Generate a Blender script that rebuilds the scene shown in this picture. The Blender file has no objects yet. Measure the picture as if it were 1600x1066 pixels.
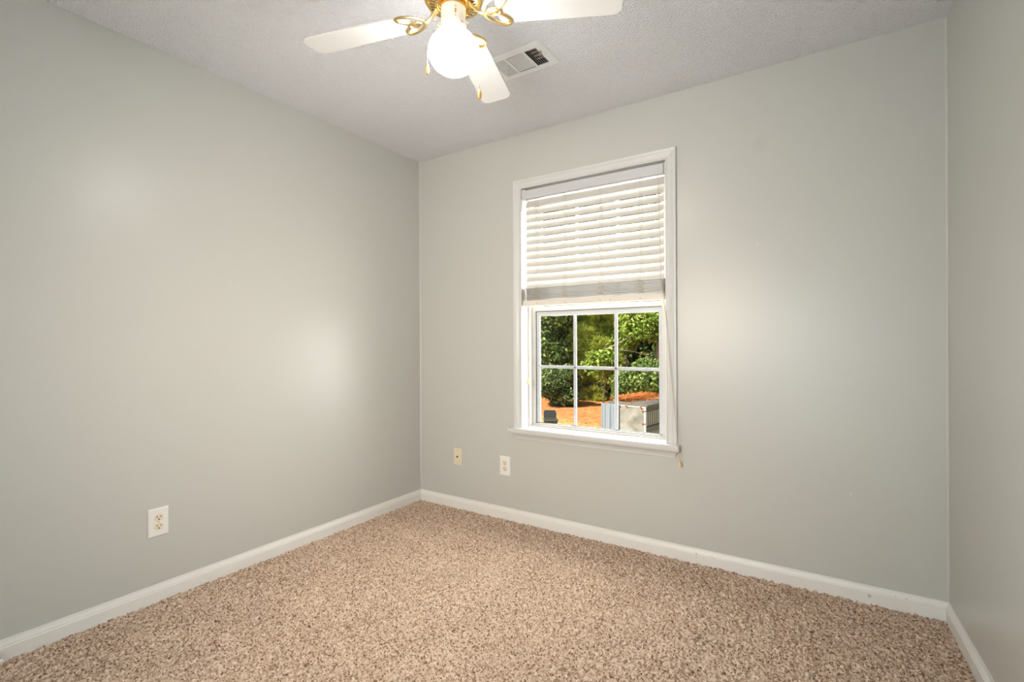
import bpy, bmesh, math, random
import numpy as np
from mathutils import Vector, Matrix

SC = bpy.context.scene
COL = SC.collection
PI = math.pi
H = 2.44                      # ceiling height
W = 2.893                     # length of the window wall
REAR = -3.40                  # wall behind the camera
RSLOPE = 0.045                # the right wall runs a little out of square

# ------------------------------------------------------------------ camera
F_PX, CY = 769.0, 534.9
cam_d = bpy.data.cameras.new('camera')
cam_d.sensor_fit = 'HORIZONTAL'
cam_d.sensor_width = 36.0
cam_d.lens = F_PX * 36.0 / 1600.0
cam_d.shift_y = (CY - 533.0) / 1600.0
cam_d.clip_start = 0.02
cam_d.clip_end = 200
cam = bpy.data.objects.new('camera', cam_d)
COL.objects.link(cam)
yaw, roll = 0.576706, -0.00443349
cam.matrix_world = (Matrix.Translation((2.49955, -2.62502, 1.13570)) @ Matrix.Rotation(yaw, 4, 'Z')
                    @ Matrix.Rotation(PI / 2, 4, 'X') @ Matrix.Rotation(roll, 4, 'Z'))
SC.camera = cam

# ------------------------------------------------------------------ view, world, sun, large lights
SC.view_settings.view_transform = 'Standard'
SC.view_settings.look = 'None'
SC.view_settings.exposure = 0.2
SC.view_settings.gamma = 1.0
SC.view_settings.use_curve_mapping = False

world = bpy.data.worlds.new('sky')
SC.world = world
world.use_nodes = True
wt = world.node_tree
sky = wt.nodes.new('ShaderNodeTexSky')
sky.sky_type = 'NISHITA'
sky.sun_disc = False
sky.sun_elevation = math.radians(50)
sky.sun_rotation = math.radians(200)
wt.nodes['Background'].inputs['Strength'].default_value = 0.2
wt.links.new(sky.outputs[0], wt.nodes['Background'].inputs[0])


def light(name, kind, loc, energy, color=(1, 1, 1), target=None, direction=None, **kw):
    d = bpy.data.lights.new(name, kind)
    d.energy = energy
    d.color = color
    for k, v in kw.items():
        setattr(d, k, v)
    o = bpy.data.objects.new(name, d)
    COL.objects.link(o)
    o.location = loc
    v = Vector(target) - Vector(loc) if target else (Vector(direction) if direction else None)
    if v is not None:
        o.rotation_euler = v.to_track_quat('-Z', 'Y').to_euler()
    return o


light('sun', 'SUN', (0, -10, 20), 9.0, (1.0, 0.93, 0.80), direction=(0.42, 0.55, -0.80), angle=0.009)
# daylight standing in the window opening, shining into the room
light('window_daylight', 'AREA', (1.3165, 0.30, 1.34), 44.0, (1.0, 0.98, 0.93), direction=(0, -1, -0.05),
      shape='RECTANGLE', size=0.86, size_y=1.44)
# added fill spot, bounced off the wall behind the camera
light('bounce_fill', 'SPOT', (2.10, -2.45, 1.35), 360.0, (0.78, 0.90, 1.0), target=(2.2, -3.40, 0.95),
      spot_size=math.radians(100), spot_blend=0.8, shadow_soft_size=0.12)
# a second, softer fill spot, added to brighten the far corner
light('corner_fill', 'SPOT', (1.36, -2.90, 1.35), 138.0, (1.0, 0.88, 0.75), target=(0.80, 0.0, 1.10),
      spot_size=math.radians(108), spot_blend=1.0, shadow_soft_size=0.50)
GLOBE_EMIT = 30.0

# ------------------------------------------------------------------ materials


def M(name, color, rough=0.5, metal=0.0, spec=0.5):
    m = bpy.data.materials.new(name)
    m.use_nodes = True
    b = m.node_tree.nodes['Principled BSDF']
    b.inputs['Base Color'].default_value = (*color, 1)
    b.inputs['Roughness'].default_value = rough
    b.inputs['Metallic'].default_value = metal
    b.inputs['Specular IOR Level'].default_value = spec
    m.diffuse_color = (*color, 1)
    return m


def N(m, t, **kw):
    n = m.node_tree.nodes.new(t)
    for k, v in kw.items():
        if k in n.inputs:
            n.inputs[k].default_value = v
        else:
            setattr(n, k, v)
    return n


def L(m, a, b):
    m.node_tree.links.new(a, b)


def BS(m):
    return m.node_tree.nodes['Principled BSDF']


def coords(m):
    return N(m, 'ShaderNodeTexCoord').outputs['Object']


def add_bump(m, scale, strength, dist, detail=2.0):
    tx = N(m, 'ShaderNodeTexNoise')
    tx.inputs['Scale'].default_value = scale
    tx.inputs['Detail'].default_value = detail
    L(m, coords(m), tx.inputs['Vector'])
    bp = N(m, 'ShaderNodeBump')
    bp.inputs['Strength'].default_value = strength
    bp.inputs['Distance'].default_value = dist
    L(m, tx.outputs['Fac'], bp.inputs['Height'])
    L(m, bp.outputs['Normal'], BS(m).inputs['Normal'])
    return tx


def ramp(m, fac, stops):
    r = N(m, 'ShaderNodeValToRGB')
    cr = r.color_ramp
    while len(cr.elements) < len(stops):
        cr.elements.new(0.5)
    for e, (p, c) in zip(cr.elements, stops):
        e.position = p
        e.color = (*c, 1)
    L(m, fac, r.inputs['Fac'])
    return r


def spots(m, base, marks):
    """Small marks with a shape of their own: (x, y, z, radius, colour, amount)."""
    co = coords(m)
    cur = None
    for (x, y, z, r, c, amt) in marks:
        d = N(m, 'ShaderNodeVectorMath', operation='DISTANCE')
        L(m, co, d.inputs[0])
        d.inputs[1].default_value = (x, y, z)
        mr = N(m, 'ShaderNodeMapRange')
        mr.inputs['From Min'].default_value = r * 0.4
        mr.inputs['From Max'].default_value = r
        mr.inputs['To Min'].default_value = amt
        mr.inputs['To Max'].default_value = 0.0
        L(m, d.outputs['Value'], mr.inputs['Value'])
        mx = N(m, 'ShaderNodeMix', data_type='RGBA')
        L(m, mr.outputs['Result'], mx.inputs['Factor'])
        if cur is None:
            mx.inputs['A'].default_value = (*base, 1)
            mx.inputs[6].default_value = (*base, 1)
        else:
            L(m, cur, mx.inputs[6])
        mx.inputs[7].default_value = (*c, 1)
        cur = mx.outputs[2]
    L(m, cur, BS(m).inputs['Base Color'])


WALL = (0.56, 0.56, 0.525)
m_wall = M('wall_paint', WALL, 0.32, spec=0.55)
add_bump(m_wall, 260, 0.05, 0.002)
m_wallb = M('wall_paint_marked', WALL, 0.32, spec=0.55)
add_bump(m_wallb, 260, 0.05, 0.002)
spots(m_wallb, WALL, [(2.215, 0, 2.077, 0.040, (0.52, 0.50, 0.46), 0.35), (2.567, 0, 0.462, 0.008, (0.80, 0.78, 0.74), 0.35),
                      (2.20, 0, 1.60, 0.006, (0.8, 0.78, 0.72), 0.4)])
m_caulk = M('corner_caulk', (0.61, 0.60, 0.56), 0.4)
m_trim = M('trim_white', (0.66, 0.66, 0.645), 0.35)
m_base = M('baseboard_white', (0.82, 0.805, 0.77), 0.35)
m_baseb = M('baseboard_white_marked', (0.82, 0.805, 0.77), 0.35)
spots(m_baseb, (0.82, 0.805, 0.77), [(1.915, -0.013, 0.052, 0.006, (0.3, 0.29, 0.27), 0.7), (1.99, -0.011, 0.058, 0.004, (0.3, 0.29, 0.27), 0.6),
                                     (2.63, -0.013, 0.036, 0.009, (0.3, 0.29, 0.27), 0.6), (2.72, -0.011, 0.058, 0.004, (0.35, 0.33, 0.3), 0.6),
                                     (2.755, -0.011, 0.058, 0.004, (0.35, 0.33, 0.3), 0.6), (1.915, -0.013, 0.035, 0.004, (0.45, 0.43, 0.4), 0.5)])
m_vinyl = M('window_vinyl', (0.57, 0.555, 0.53), 0.35)
m_grille = M('muntin_white', (0.53, 0.55, 0.58), 0.4)
m_gasket = M('dark_gasket', (0.03, 0.03, 0.035), 0.6)

m_ceil = M('ceiling_popcorn', (0.90, 0.905, 0.95), 0.9, spec=0.2)
_t = add_bump(m_ceil, 130, 0.9, 0.02, 3.0)

m_carpet = M('carpet', (0.5, 0.38, 0.28), 0.95, spec=0.1)
co = coords(m_carpet)
vo = N(m_carpet, 'ShaderNodeTexVoronoi')
vo.inputs['Scale'].default_value = 190
L(m_carpet, co, vo.inputs['Vector'])
no = N(m_carpet, 'ShaderNodeTexNoise')
no.inputs['Scale'].default_value = 5
no.inputs['Detail'].default_value = 3
L(m_carpet, co, no.inputs['Vector'])
sepc = N(m_carpet, 'ShaderNodeSeparateColor')
L(m_carpet, vo.outputs['Color'], sepc.inputs[0])
rr = ramp(m_carpet, sepc.outputs[0], [(0.0, (0.16, 0.085, 0.045)), (0.17, (0.44, 0.30, 0.205)), (0.45, (0.68, 0.505, 0.38)), (1.0, (0.86, 0.69, 0.56))])
mxc = N(m_carpet, 'ShaderNodeMix', data_type='RGBA')
mxc.blend_type = 'MULTIPLY'
mxc.inputs[0].default_value = 1.0
r2 = ramp(m_carpet, no.outputs['Fac'], [(0.3, (0.90, 0.89, 0.88)), (0.7, (1.0, 1.0, 1.0))])
L(m_carpet, rr.outputs[0], mxc.inputs[6])
L(m_carpet, r2.outputs[0], mxc.inputs[7])
L(m_carpet, mxc.outputs[2], BS(m_carpet).inputs['Base Color'])

m_brass = M('polished_brass', (0.86, 0.60, 0.20), 0.16, 1.0)
m_brass_d = M('antique_brass', (0.72, 0.55, 0.27), 0.33, 1.0)
m_fanwhite = M('fan_white', (0.74, 0.73, 0.71), 0.4)
m_bladeedge = M('blade_edge', (0.45, 0.35, 0.25), 0.6)
m_slotdark = M('slot_dark', (0.03, 0.02, 0.015), 0.7)
m_amber = M('amber_pull', (0.75, 0.36, 0.08), 0.35)
m_ventw = M('register_white', (0.74, 0.75, 0.76), 0.45)
m_duct = M('duct_dark', (0.03, 0.03, 0.03), 0.7)
m_dtan = M('duct_tan', (0.42, 0.34, 0.25), 0.6)
m_ivory = M('ivory_plastic', (0.80, 0.71, 0.53), 0.35)
m_cream = M('almond_plate', (0.78, 0.70, 0.52), 0.4)
m_plate = M('plate_white', (0.84, 0.83, 0.80), 0.3)
m_slot = M('receptacle_slot', (0.05, 0.03, 0.02), 0.6)
m_screw = M('screw_metal', (0.55, 0.52, 0.45), 0.35, 1.0)
m_rail = M('headrail_grey', (0.60, 0.60, 0.62), 0.45)
m_bracket = M('bracket_grey', (0.62, 0.63, 0.60), 0.45)
m_brail = M('bottom_rail_cream', (0.80, 0.74, 0.66), 0.4)
m_cord = M('cord_tan', (0.62, 0.53, 0.40), 0.8)
m_cordl = M('cord_light', (0.80, 0.75, 0.62), 0.8)
m_cordb = M('cord_beige', (0.58, 0.50, 0.34), 0.8)
m_tassel = M('tassel_wood', (0.80, 0.62, 0.36), 0.45)
m_stop = M('stop_rubber', (0.80, 0.79, 0.76), 0.5)

m_slat = M('blind_slat', (0.68, 0.66, 0.63), 0.4)
_b = BS(m_slat)
_tr = N(m_slat, 'ShaderNodeBsdfTranslucent')
_tr.inputs['Color'].default_value = (0.85, 0.80, 0.68, 1)
_mx = N(m_slat, 'ShaderNodeMixShader')
_mx.inputs[0].default_value = 0.10
L(m_slat, _b.outputs[0], _mx.inputs[1])
L(m_slat, _tr.outputs[0], _mx.inputs[2])
L(m_slat, _mx.outputs[0], m_slat.node_tree.nodes['Material Output'].inputs['Surface'])

m_globe = M('lit_globe_glass', (0.95, 0.93, 0.90), 0.3)
BS(m_globe).inputs['Emission Color'].default_value = (0.98, 0.97, 0.96, 1)
BS(m_globe).inputs['Emission Strength'].default_value = GLOBE_EMIT

m_glass = bpy.data.materials.new('window_glass')
m_glass.use_nodes = True
nt = m_glass.node_tree
nt.nodes.remove(nt.nodes['Principled BSDF'])
tr = nt.nodes.new('ShaderNodeBsdfTransparent')
tr.inputs[0].default_value = (0.97, 0.98, 0.97, 1)
gl = nt.nodes.new('ShaderNodeBsdfGlossy')
gl.inputs['Roughness'].default_value = 0.05
mx = nt.nodes.new('ShaderNodeMixShader')
mx.inputs[0].default_value = 0.010
nt.links.new(tr.outputs[0], mx.inputs[1])
nt.links.new(gl.outputs[0], mx.inputs[2])
nt.links.new(mx.outputs[0], nt.nodes['Material Output'].inputs['Surface'])


def leaf_mat(name, stops, transl=0.35, rough=0.45):
    m = M(name, stops[1][1], rough, spec=0.2)
    g = N(m, 'ShaderNodeNewGeometry')
    r = ramp(m, g.outputs['Random Per Island'], stops)
    L(m, r.outputs[0], BS(m).inputs['Base Color'])
    t = N(m, 'ShaderNodeBsdfTranslucent')
    L(m, r.outputs[0], t.inputs['Color'])
    x = N(m, 'ShaderNodeMixShader')
    x.inputs[0].default_value = transl
    L(m, BS(m).outputs[0], x.inputs[1])
    L(m, t.outputs[0], x.inputs[2])
    L(m, x.outputs[0], m.node_tree.nodes['Material Output'].inputs['Surface'])
    return m


m_leaf_bright = leaf_mat('leaves_bright', [(0, (0.08, 0.15, 0.02)), (0.5, (0.26, 0.38, 0.05)), (1, (0.56, 0.62, 0.14))])
m_leaf_mid = leaf_mat('leaves_mid', [(0, (0.04, 0.08, 0.02)), (0.5, (0.14, 0.22, 0.045)), (1, (0.46, 0.52, 0.16))])
m_leaf_dark = leaf_mat('leaves_dark', [(0, (0.03, 0.06, 0.02)), (0.6, (0.10, 0.16, 0.04)), (1, (0.40, 0.45, 0.16))])
m_needle = leaf_mat('pine_needles', [(0, (0.20, 0.26, 0.03)), (0.5, (0.46, 0.52, 0.08)), (1, (0.68, 0.66, 0.16))])
m_bark = M('bark', (0.16, 0.12, 0.09), 0.9, spec=0.1)
add_bump(m_bark, 30, 0.6, 0.02)
m_barkl = M('pale_bark', (0.52, 0.42, 0.32), 0.9, spec=0.1)

m_straw = M('pine_straw', (0.5, 0.23, 0.08), 0.95, spec=0.1)
co = coords(m_straw)
n1 = N(m_straw, 'ShaderNodeTexNoise')
n1.inputs['Scale'].default_value = 9
n1.inputs['Detail'].default_value = 6
n1.inputs['Roughness'].default_value = 0.7
L(m_straw, co, n1.inputs['Vector'])
r1 = ramp(m_straw, n1.outputs['Fac'], [(0.32, (0.10, 0.035, 0.012)), (0.44, (0.42, 0.165, 0.055)), (0.56, (0.56, 0.235, 0.085)), (0.75, (0.72, 0.36, 0.15))])
n2 = N(m_straw, 'ShaderNodeTexNoise')
n2.inputs['Scale'].default_value = 0.8
n2.inputs['Detail'].default_value = 4
L(m_straw, co, n2.inputs['Vector'])
sx = N(m_straw, 'ShaderNodeSeparateXYZ')
L(m_straw, co, sx.inputs[0])
ad = N(m_straw, 'ShaderNodeMath', operation='MULTIPLY_ADD')
ad.inputs[1].default_value = 2.5
L(m_straw, n2.outputs['Fac'], ad.inputs[0])
L(m_straw, sx.outputs['Y'], ad.inputs[2])
mr = N(m_straw, 'ShaderNodeMapRange')
mr.inputs['From Min'].default_value = 8.8
mr.inputs['From Max'].default_value = 7.6
L(m_straw, ad.outputs[0], mr.inputs['Value'])
gr = ramp(m_straw, n1.outputs['Fac'], [(0.3, (0.20, 0.16, 0.05)), (0.55, (0.46, 0.36, 0.13)), (0.8, (0.60, 0.48, 0.20))])
mg = N(m_straw, 'ShaderNodeMix', data_type='RGBA')
L(m_straw, mr.outputs['Result'], mg.inputs[0])
L(m_straw, r1.outputs[0], mg.inputs[6])
L(m_straw, gr.outputs[0], mg.inputs[7])
L(m_straw, mg.outputs[2], BS(m_straw).inputs['Base Color'])
bp = N(m_straw, 'ShaderNodeBump')
bp.inputs['Strength'].default_value = 0.8
bp.inputs['Distance'].default_value = 0.05
L(m_straw, n1.outputs['Fac'], bp.inputs['Height'])
L(m_straw, bp.outputs['Normal'], BS(m_straw).inputs['Normal'])

m_cab = M('weathered_panel', (0.6, 0.56, 0.5), 0.6)
co = coords(m_cab)
n1 = N(m_cab, 'ShaderNodeTexNoise')
n1.inputs['Scale'].default_value = 3.2
n1.inputs['Detail'].default_value = 5
n1.inputs['Distortion'].default_value = 1.2
L(m_cab, co, n1.inputs['Vector'])
r1 = ramp(m_cab, n1.outputs['Fac'], [(0.32, (0.12, 0.11, 0.09)), (0.48, (0.25, 0.23, 0.20)), (0.68, (0.40, 0.38, 0.345))])
L(m_cab, r1.outputs[0], BS(m_cab).inputs['Base Color'])
m_cabedge = M('cabinet_edge', (0.72, 0.69, 0.62), 0.5)
m_cabside = M('cabinet_side', (0.12, 0.10, 0.07), 0.7)
m_louvre = M('louvre_pale', (0.42, 0.37, 0.28), 0.55)
m_lid = M('cabinet_lid', (0.15, 0.14, 0.12), 0.7)
m_sheet = M('plastic_sheet', (0.50, 0.55, 0.63), 0.28)
m_needlefall = M('fallen_needles', (0.55, 0.19, 0.05), 0.9, spec=0.1)
m_orange = M('orange_knob', (0.85, 0.16, 0.03), 0.5)
m_rust = M('rusty_latch', (0.20, 0.10, 0.06), 0.8)
m_bin = M('bin_dark', (0.035, 0.035, 0.03), 0.5)
m_binrim = M('bin_rim', (0.09, 0.08, 0.06), 0.5)

# ------------------------------------------------------------------ builders


def box(bm, x0, x1, y0, y1, z0, z1):
    v = [bm.verts.new((x, y, z)) for x in (x0, x1) for y in (y0, y1) for z in (z0, z1)]
    for f in ((0, 1, 3, 2), (4, 6, 7, 5), (0, 4, 5, 1), (2, 3, 7, 6), (0, 2, 6, 4), (1, 5, 7, 3)):
        bm.faces.new([v[i] for i in f])
    return v


def loft(bm, rings, closed_ring=True, cap=True):
    vs = [[bm.verts.new(p) for p in r] for r in rings]
    n = len(rings[0])
    for a, b in zip(vs, vs[1:]):
        for i in range(n if closed_ring else n - 1):
            j = (i + 1) % n
            bm.faces.new((a[i], a[j], b[j], b[i]))
    if cap:
        bm.faces.new(list(reversed(vs[0])))
        bm.faces.new(vs[-1])
    return vs


def prism(bm, poly, axis, a, b):
    def p3(u, v, w):
        return {'x': (w, u, v), 'y': (u, w, v), 'z': (u, v, w)}[axis]
    loft(bm, [[p3(u, v, a) for u, v in poly], [p3(u, v, b) for u, v in poly]])


def lathe(bm, prof, c, seg=32):
    rings = []
    for r, z in prof:
        rings.append([(c[0] + r * math.cos(2 * PI * k / seg), c[1] + r * math.sin(2 * PI * k / seg), c[2] + z) for k in range(seg)])
    loft(bm, rings)


def tube(bm, pts, r, seg=8, closed=False, flat=None):
    pts = [Vector(p) for p in pts]
    n = len(pts)
    rings = []
    up = Vector((0, 0, 1))
    for i, p in enumerate(pts):
        if closed:
            t = pts[(i + 1) % n] - pts[i - 1]
        else:
            t = pts[min(i + 1, n - 1)] - pts[max(i - 1, 0)]
        t.normalize()
        ref = up if abs(t.dot(up)) < 0.95 else Vector((1, 0, 0))
        s = t.cross(ref).normalized()
        u = s.cross(t).normalized()
        rad = r[i] if isinstance(r, (list, tuple)) else r
        ru = flat if flat else rad
        if flat:
            rings.append([p + s * rad * a + u * ru * b for a, b in ((1, 0.6), (0.6, 1), (-0.6, 1), (-1, 0.6), (-1, -0.6), (-0.6, -1), (0.6, -1), (1, -0.6))])
        else:
            rings.append([p + s * rad * math.cos(2 * PI * k / seg) + u * rad * math.sin(2 * PI * k / seg) for k in range(seg)])
    if closed:
        rings.append(rings[0])
        loft(bm, rings, cap=False)
        bmesh.ops.remove_doubles(bm, verts=bm.verts[:], dist=1e-6)
    else:
        loft(bm, rings)


def wloc(o):
    v = Vector((0, 0, 0))
    while o is not None:
        v += o.location
        o = o.parent
    return v


def obj(name, bm, mat, parent=None, smooth=False, bevel=0.0, bev_seg=2):
    if bevel:
        bmesh.ops.bevel(bm, geom=[e for e in bm.edges if e.is_manifold and e.calc_face_angle(0) > 0.5], offset=bevel, segments=bev_seg,
                        profile=0.5, affect='EDGES', clamp_overlap=True)
    bmesh.ops.recalc_face_normals(bm, faces=bm.faces[:])
    if parent is not None:
        bmesh.ops.translate(bm, verts=bm.verts[:], vec=-wloc(parent))
    me = bpy.data.meshes.new(name)
    bm.to_mesh(me)
    bm.free()
    if smooth:
        me.polygons.foreach_set('use_smooth', [True] * len(me.polygons))
        try:
            me.set_sharp_from_angle(angle=math.radians(38))
        except Exception:
            pass
    for mm in (mat if isinstance(mat, (list, tuple)) else [mat]):
        me.materials.append(mm)
    o = bpy.data.objects.new(name, me)
    COL.objects.link(o)
    if parent is not None:
        o.parent = parent
    return o


def BM():
    return bmesh.new()


def tag(o, label, cat, group=None):
    o['label'] = label
    o['category'] = cat
    if group:
        o['group'] = group
    return o


def thing(name, label, cat, loc=(0, 0, 0), group=None):
    o = bpy.data.objects.new(name, None)
    o.empty_display_size = 0.05
    COL.objects.link(o)
    o.location = loc
    return tag(o, label, cat, group)


def struct(o):
    o['kind'] = 'structure'
    return o


def copy_tree(o, parent=None):
    c = o.copy()
    COL.objects.link(c)
    c.parent = parent
    for ch in list(o.children):
        copy_tree(ch, c)
    return c


# ------------------------------------------------------------------ room shell
OX0, OX1, OZ0, OZ1 = 0.869, 1.764, 0.578, 2.096      # window opening
WT = 0.17                                             # outer wall thickness
bm = BM()
JB = 0.0125
box(bm, -0.1, OX0 - JB, 0, WT, -0.02, H)
box(bm, OX1 + JB, W + 0.2, 0, WT, -0.02, H)
box(bm, OX0 - JB, OX1 + JB, 0, WT, -0.02, OZ0)
box(bm, OX0 - JB, OX1 + JB, 0, WT, OZ1 + JB, H)
bmesh.ops.remove_doubles(bm, verts=bm.verts[:], dist=1e-5)
struct(obj('wall_back', bm, m_wallb))
bm = BM()
box(bm, -0.1, 0, REAR - 0.1, 0, -0.02, H)
struct(obj('wall_left', bm, m_wall))


def rx(y):
    return W - RSLOPE * y


bm = BM()
prism(bm, [(rx(0), 0), (rx(REAR), REAR), (rx(REAR) + 0.1, REAR), (rx(0) + 0.1, 0)], 'z', -0.02, H)
struct(obj('wall_right', bm, m_wall))
bm = BM()
box(bm, 0, rx(REAR) + 0.1, REAR - 0.1, REAR, -0.02, H)
struct(obj('wall_front', bm, m_wall))

VX0, VX1, VY0, VY1 = 1.136, 1.444, -0.782, -0.576      # register face
bm = BM()
hx0, hx1, hy0, hy1 = VX0 + 0.03, VX1 - 0.03, VY0 + 0.026, VY1 - 0.026
box(bm, -0.1, hx0, REAR - 0.1, WT, H, H + 0.1)
box(bm, hx1, rx(REAR) + 0.1, REAR - 0.1, WT, H, H + 0.1)
box(bm, hx0, hx1, REAR - 0.1, hy0, H, H + 0.1)
box(bm, hx0, hx1, hy1, WT, H, H + 0.1)
bmesh.ops.remove_doubles(bm, verts=bm.verts[:], dist=1e-5)
struct(obj('ceiling', bm, m_ceil))

# wall-to-wall carpet: a tufted surface
rng = np.random.default_rng(5)
nx, ny = 760, 700
x0, x1, y0, y1 = 0.0, 3.05, REAR, 0.0
ys = y1 - (y1 - y0) * np.linspace(0, 1, ny) ** 1.0
xs = np.linspace(x0, x1, nx)
gx, gy = np.meshgrid(xs, ys)
h = rng.random((ny, nx))


def blur(a):
    return (a + np.roll(a, 1, 0) + np.roll(a, -1, 0) + np.roll(a, 1, 1) + np.roll(a, -1, 1)) / 5


h1 = blur(h)
h1 = (h1 - h1.mean()) / h1.std()
h2 = blur(blur(blur(rng.random((ny, nx)))))
h2 = (h2 - h2.mean()) / h2.std()
hz = np.clip(0.0040 * h1 + 0.0014 * h2, -0.012, 0.007)
jit = 0.0016
co = np.stack([gx + rng.normal(0, jit, gx.shape), gy + rng.normal(0, jit, gx.shape), hz], -1).reshape(-1, 3)
co[:, 0] = np.clip(co[:, 0], 0, rx(0) - RSLOPE * co[:, 1] * 0 + 0.16)
idx = np.arange(nx * ny).reshape(ny, nx)
q = np.stack([idx[:-1, :-1], idx[1:, :-1], idx[1:, 1:], idx[:-1, 1:]], -1).reshape(-1, 4)


def np_mesh(name, co, faces, mat, smooth=False):
    k = faces.shape[1]
    me = bpy.data.meshes.new(name)
    me.vertices.add(len(co))
    me.vertices.foreach_set('co', np.ascontiguousarray(co, dtype=np.float32).ravel())
    me.loops.add(faces.size)
    me.loops.foreach_set('vertex_index', np.ascontiguousarray(faces, dtype=np.int32).ravel())
    me.polygons.add(len(faces))
    me.polygons.foreach_set('loop_start', np.arange(0, faces.size, k, dtype=np.int32))
    if smooth:
        me.polygons.foreach_set('use_smooth', np.ones(len(faces), dtype=bool))
    me.update(calc_edges=True)
    me.materials.append(mat)
    o = bpy.data.objects.new(name, me)
    COL.objects.link(o)
    return o


struct(np_mesh('floor', co, q, m_carpet))

# baseboards
BP = [(0, -0.012), (0.013, -0.012), (0.013, 0.0495), (0.0105, 0.0525), (0.0110, 0.0555), (0.0090, 0.0595), (0.0048, 0.0680), (0.0040, 0.0705), (0.0032, 0.0773), (0, 0.0773)]
bm = BM()
loft(bm, [[(t, -t, z) for t, z in BP], [(t, REAR, z) for t, z in BP]])
struct(obj('baseboard_left', bm, m_base))
bm = BM()
loft(bm, [[(t, -t, z) for t, z in BP], [(rx(0) - t, -t, z) for t, z in BP]])
struct(obj('baseboard_back', bm, m_baseb))
bm = BM()
loft(bm, [[(rx(0) - t, -t, z) for t, z in BP], [(rx(REAR) - t, REAR, z) for t, z in BP]])
struct(obj('baseboard_right', bm, m_base))

# caulked inside corners of the window wall
for n, cx, sgn in ((1, 0.0, 1), (2, rx(0), -1)):
    bm = BM()
    r = 0.006
    poly = [(cx, 0.0), (cx, -r), (cx + sgn * r * 0.35, -r * 0.35), (cx + sgn * r, 0.0)]
    prism(bm, poly, 'z', 0.0773, H)
    struct(obj('trim_%d' % n, bm, m_caulk))

# ------------------------------------------------------------------ window
win = bpy.data.objects.new('window_1', None)
COL.objects.link(win)
win.location = (1.3165, 0, 0.598)
struct(win)
SZ = 0.598                                            # stool top
ZT = 2.096
CW = 0.057
# casing: moulded profile mitred round three sides  (u out from the opening, projection)
CP = [(0.0, 0.0), (0.0, 0.0085), (0.002, 0.0105), (0.006, 0.0105), (0.009, 0.008), (0.014, 0.0075), (0.022, 0.009), (0.030, 0.0125),
      (0.036, 0.0145), (0.039, 0.0135), (0.042, 0.0155), (0.050, 0.0175), (0.055, 0.017), (0.057, 0.0145), (0.057, 0.0)]
bm = BM()
loft(bm, [[(OX0 - u, -t, SZ) for u, t in CP], [(OX0 - u, -t, ZT + u) for u, t in CP],
          [(OX1 + u, -t, ZT + u) for u, t in CP], [(OX1 + u, -t, SZ) for u, t in CP]])
obj('casing', bm, m_trim, win)
# jamb boards lining the opening
bm = BM()
box(bm, OX0 - 0.012, OX0, 0.0, WT, SZ, ZT)
box(bm, OX1, OX1 + 0.012, 0.0, WT, SZ, ZT)
box(bm, OX0 - 0.012, OX1 + 0.012, 0.0, WT, ZT, ZT + 0.012)
obj('jamb', bm, m_trim, win)
# stool with horns and a rounded nose
bm = BM()
prism(bm, [(0.786, 0.0), (0.786, -0.046), (1.8345, -0.046), (1.8345, 0.0), (OX1, 0.0), (OX1, 0.118), (OX0, 0.118), (OX0, 0.0)], 'z', SZ - 0.019, SZ)
obj('stool', bm, m_trim, win, bevel=0.006, bev_seg=3, smooth=True)
# apron: crown moulding with returned ends
AP = [(0.000, 0.505), (0.0, 0.534), (0.009, 0.534), (0.011, 0.540), (0.011, 0.544), (0.015, 0.549), (0.019, 0.556), (0.026, 0.563),
      (0.032, 0.568), (0.034, 0.574), (0.034, SZ - 0.019), (0, SZ - 0.019)]
AP = [(0.0, 0.527), (0.008, 0.527), (0.010, 0.532), (0.010, 0.537), (0.014, 0.543), (0.018, 0.551), (0.025, 0.558), (0.031, 0.563),
      (0.034, 0.568), (0.034, SZ - 0.0185), (0.0, SZ - 0.0185)]
AXL, AXR = 0.835, 1.800
bm = BM()
loft(bm, [[(AXL - t, 0.0, z) for t, z in AP], [(AXL - t, -t, z) for t, z in AP], [(AXR + t, -t, z) for t, z in AP], [(AXR + t, 0.0, z) for t, z in AP]], cap=False)
bmesh.ops.remove_doubles(bm, verts=bm.verts[:], dist=1e-6)
obj('apron', bm, m_trim, win)
# vinyl frame behind the jamb
bm = BM()
FX0, FX1 = OX0, OX1
for a, b in ((OX0, OX0 + 0.012), (OX1 - 0.012, OX1)):
    box(bm, a, b, 0.070, 0.165, SZ, ZT)
box(bm, OX0, OX1, 0.070, 0.165, ZT - 0.02, ZT)
box(bm, OX0, OX1, 0.098, 0.165, SZ, SZ + 0.006)
box(bm, OX0, OX1, 0.090, 0.100, SZ, SZ + 0.011)
obj('window_frame', bm, m_vinyl, win, bevel=0.0015, bev_seg=1)


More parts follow.
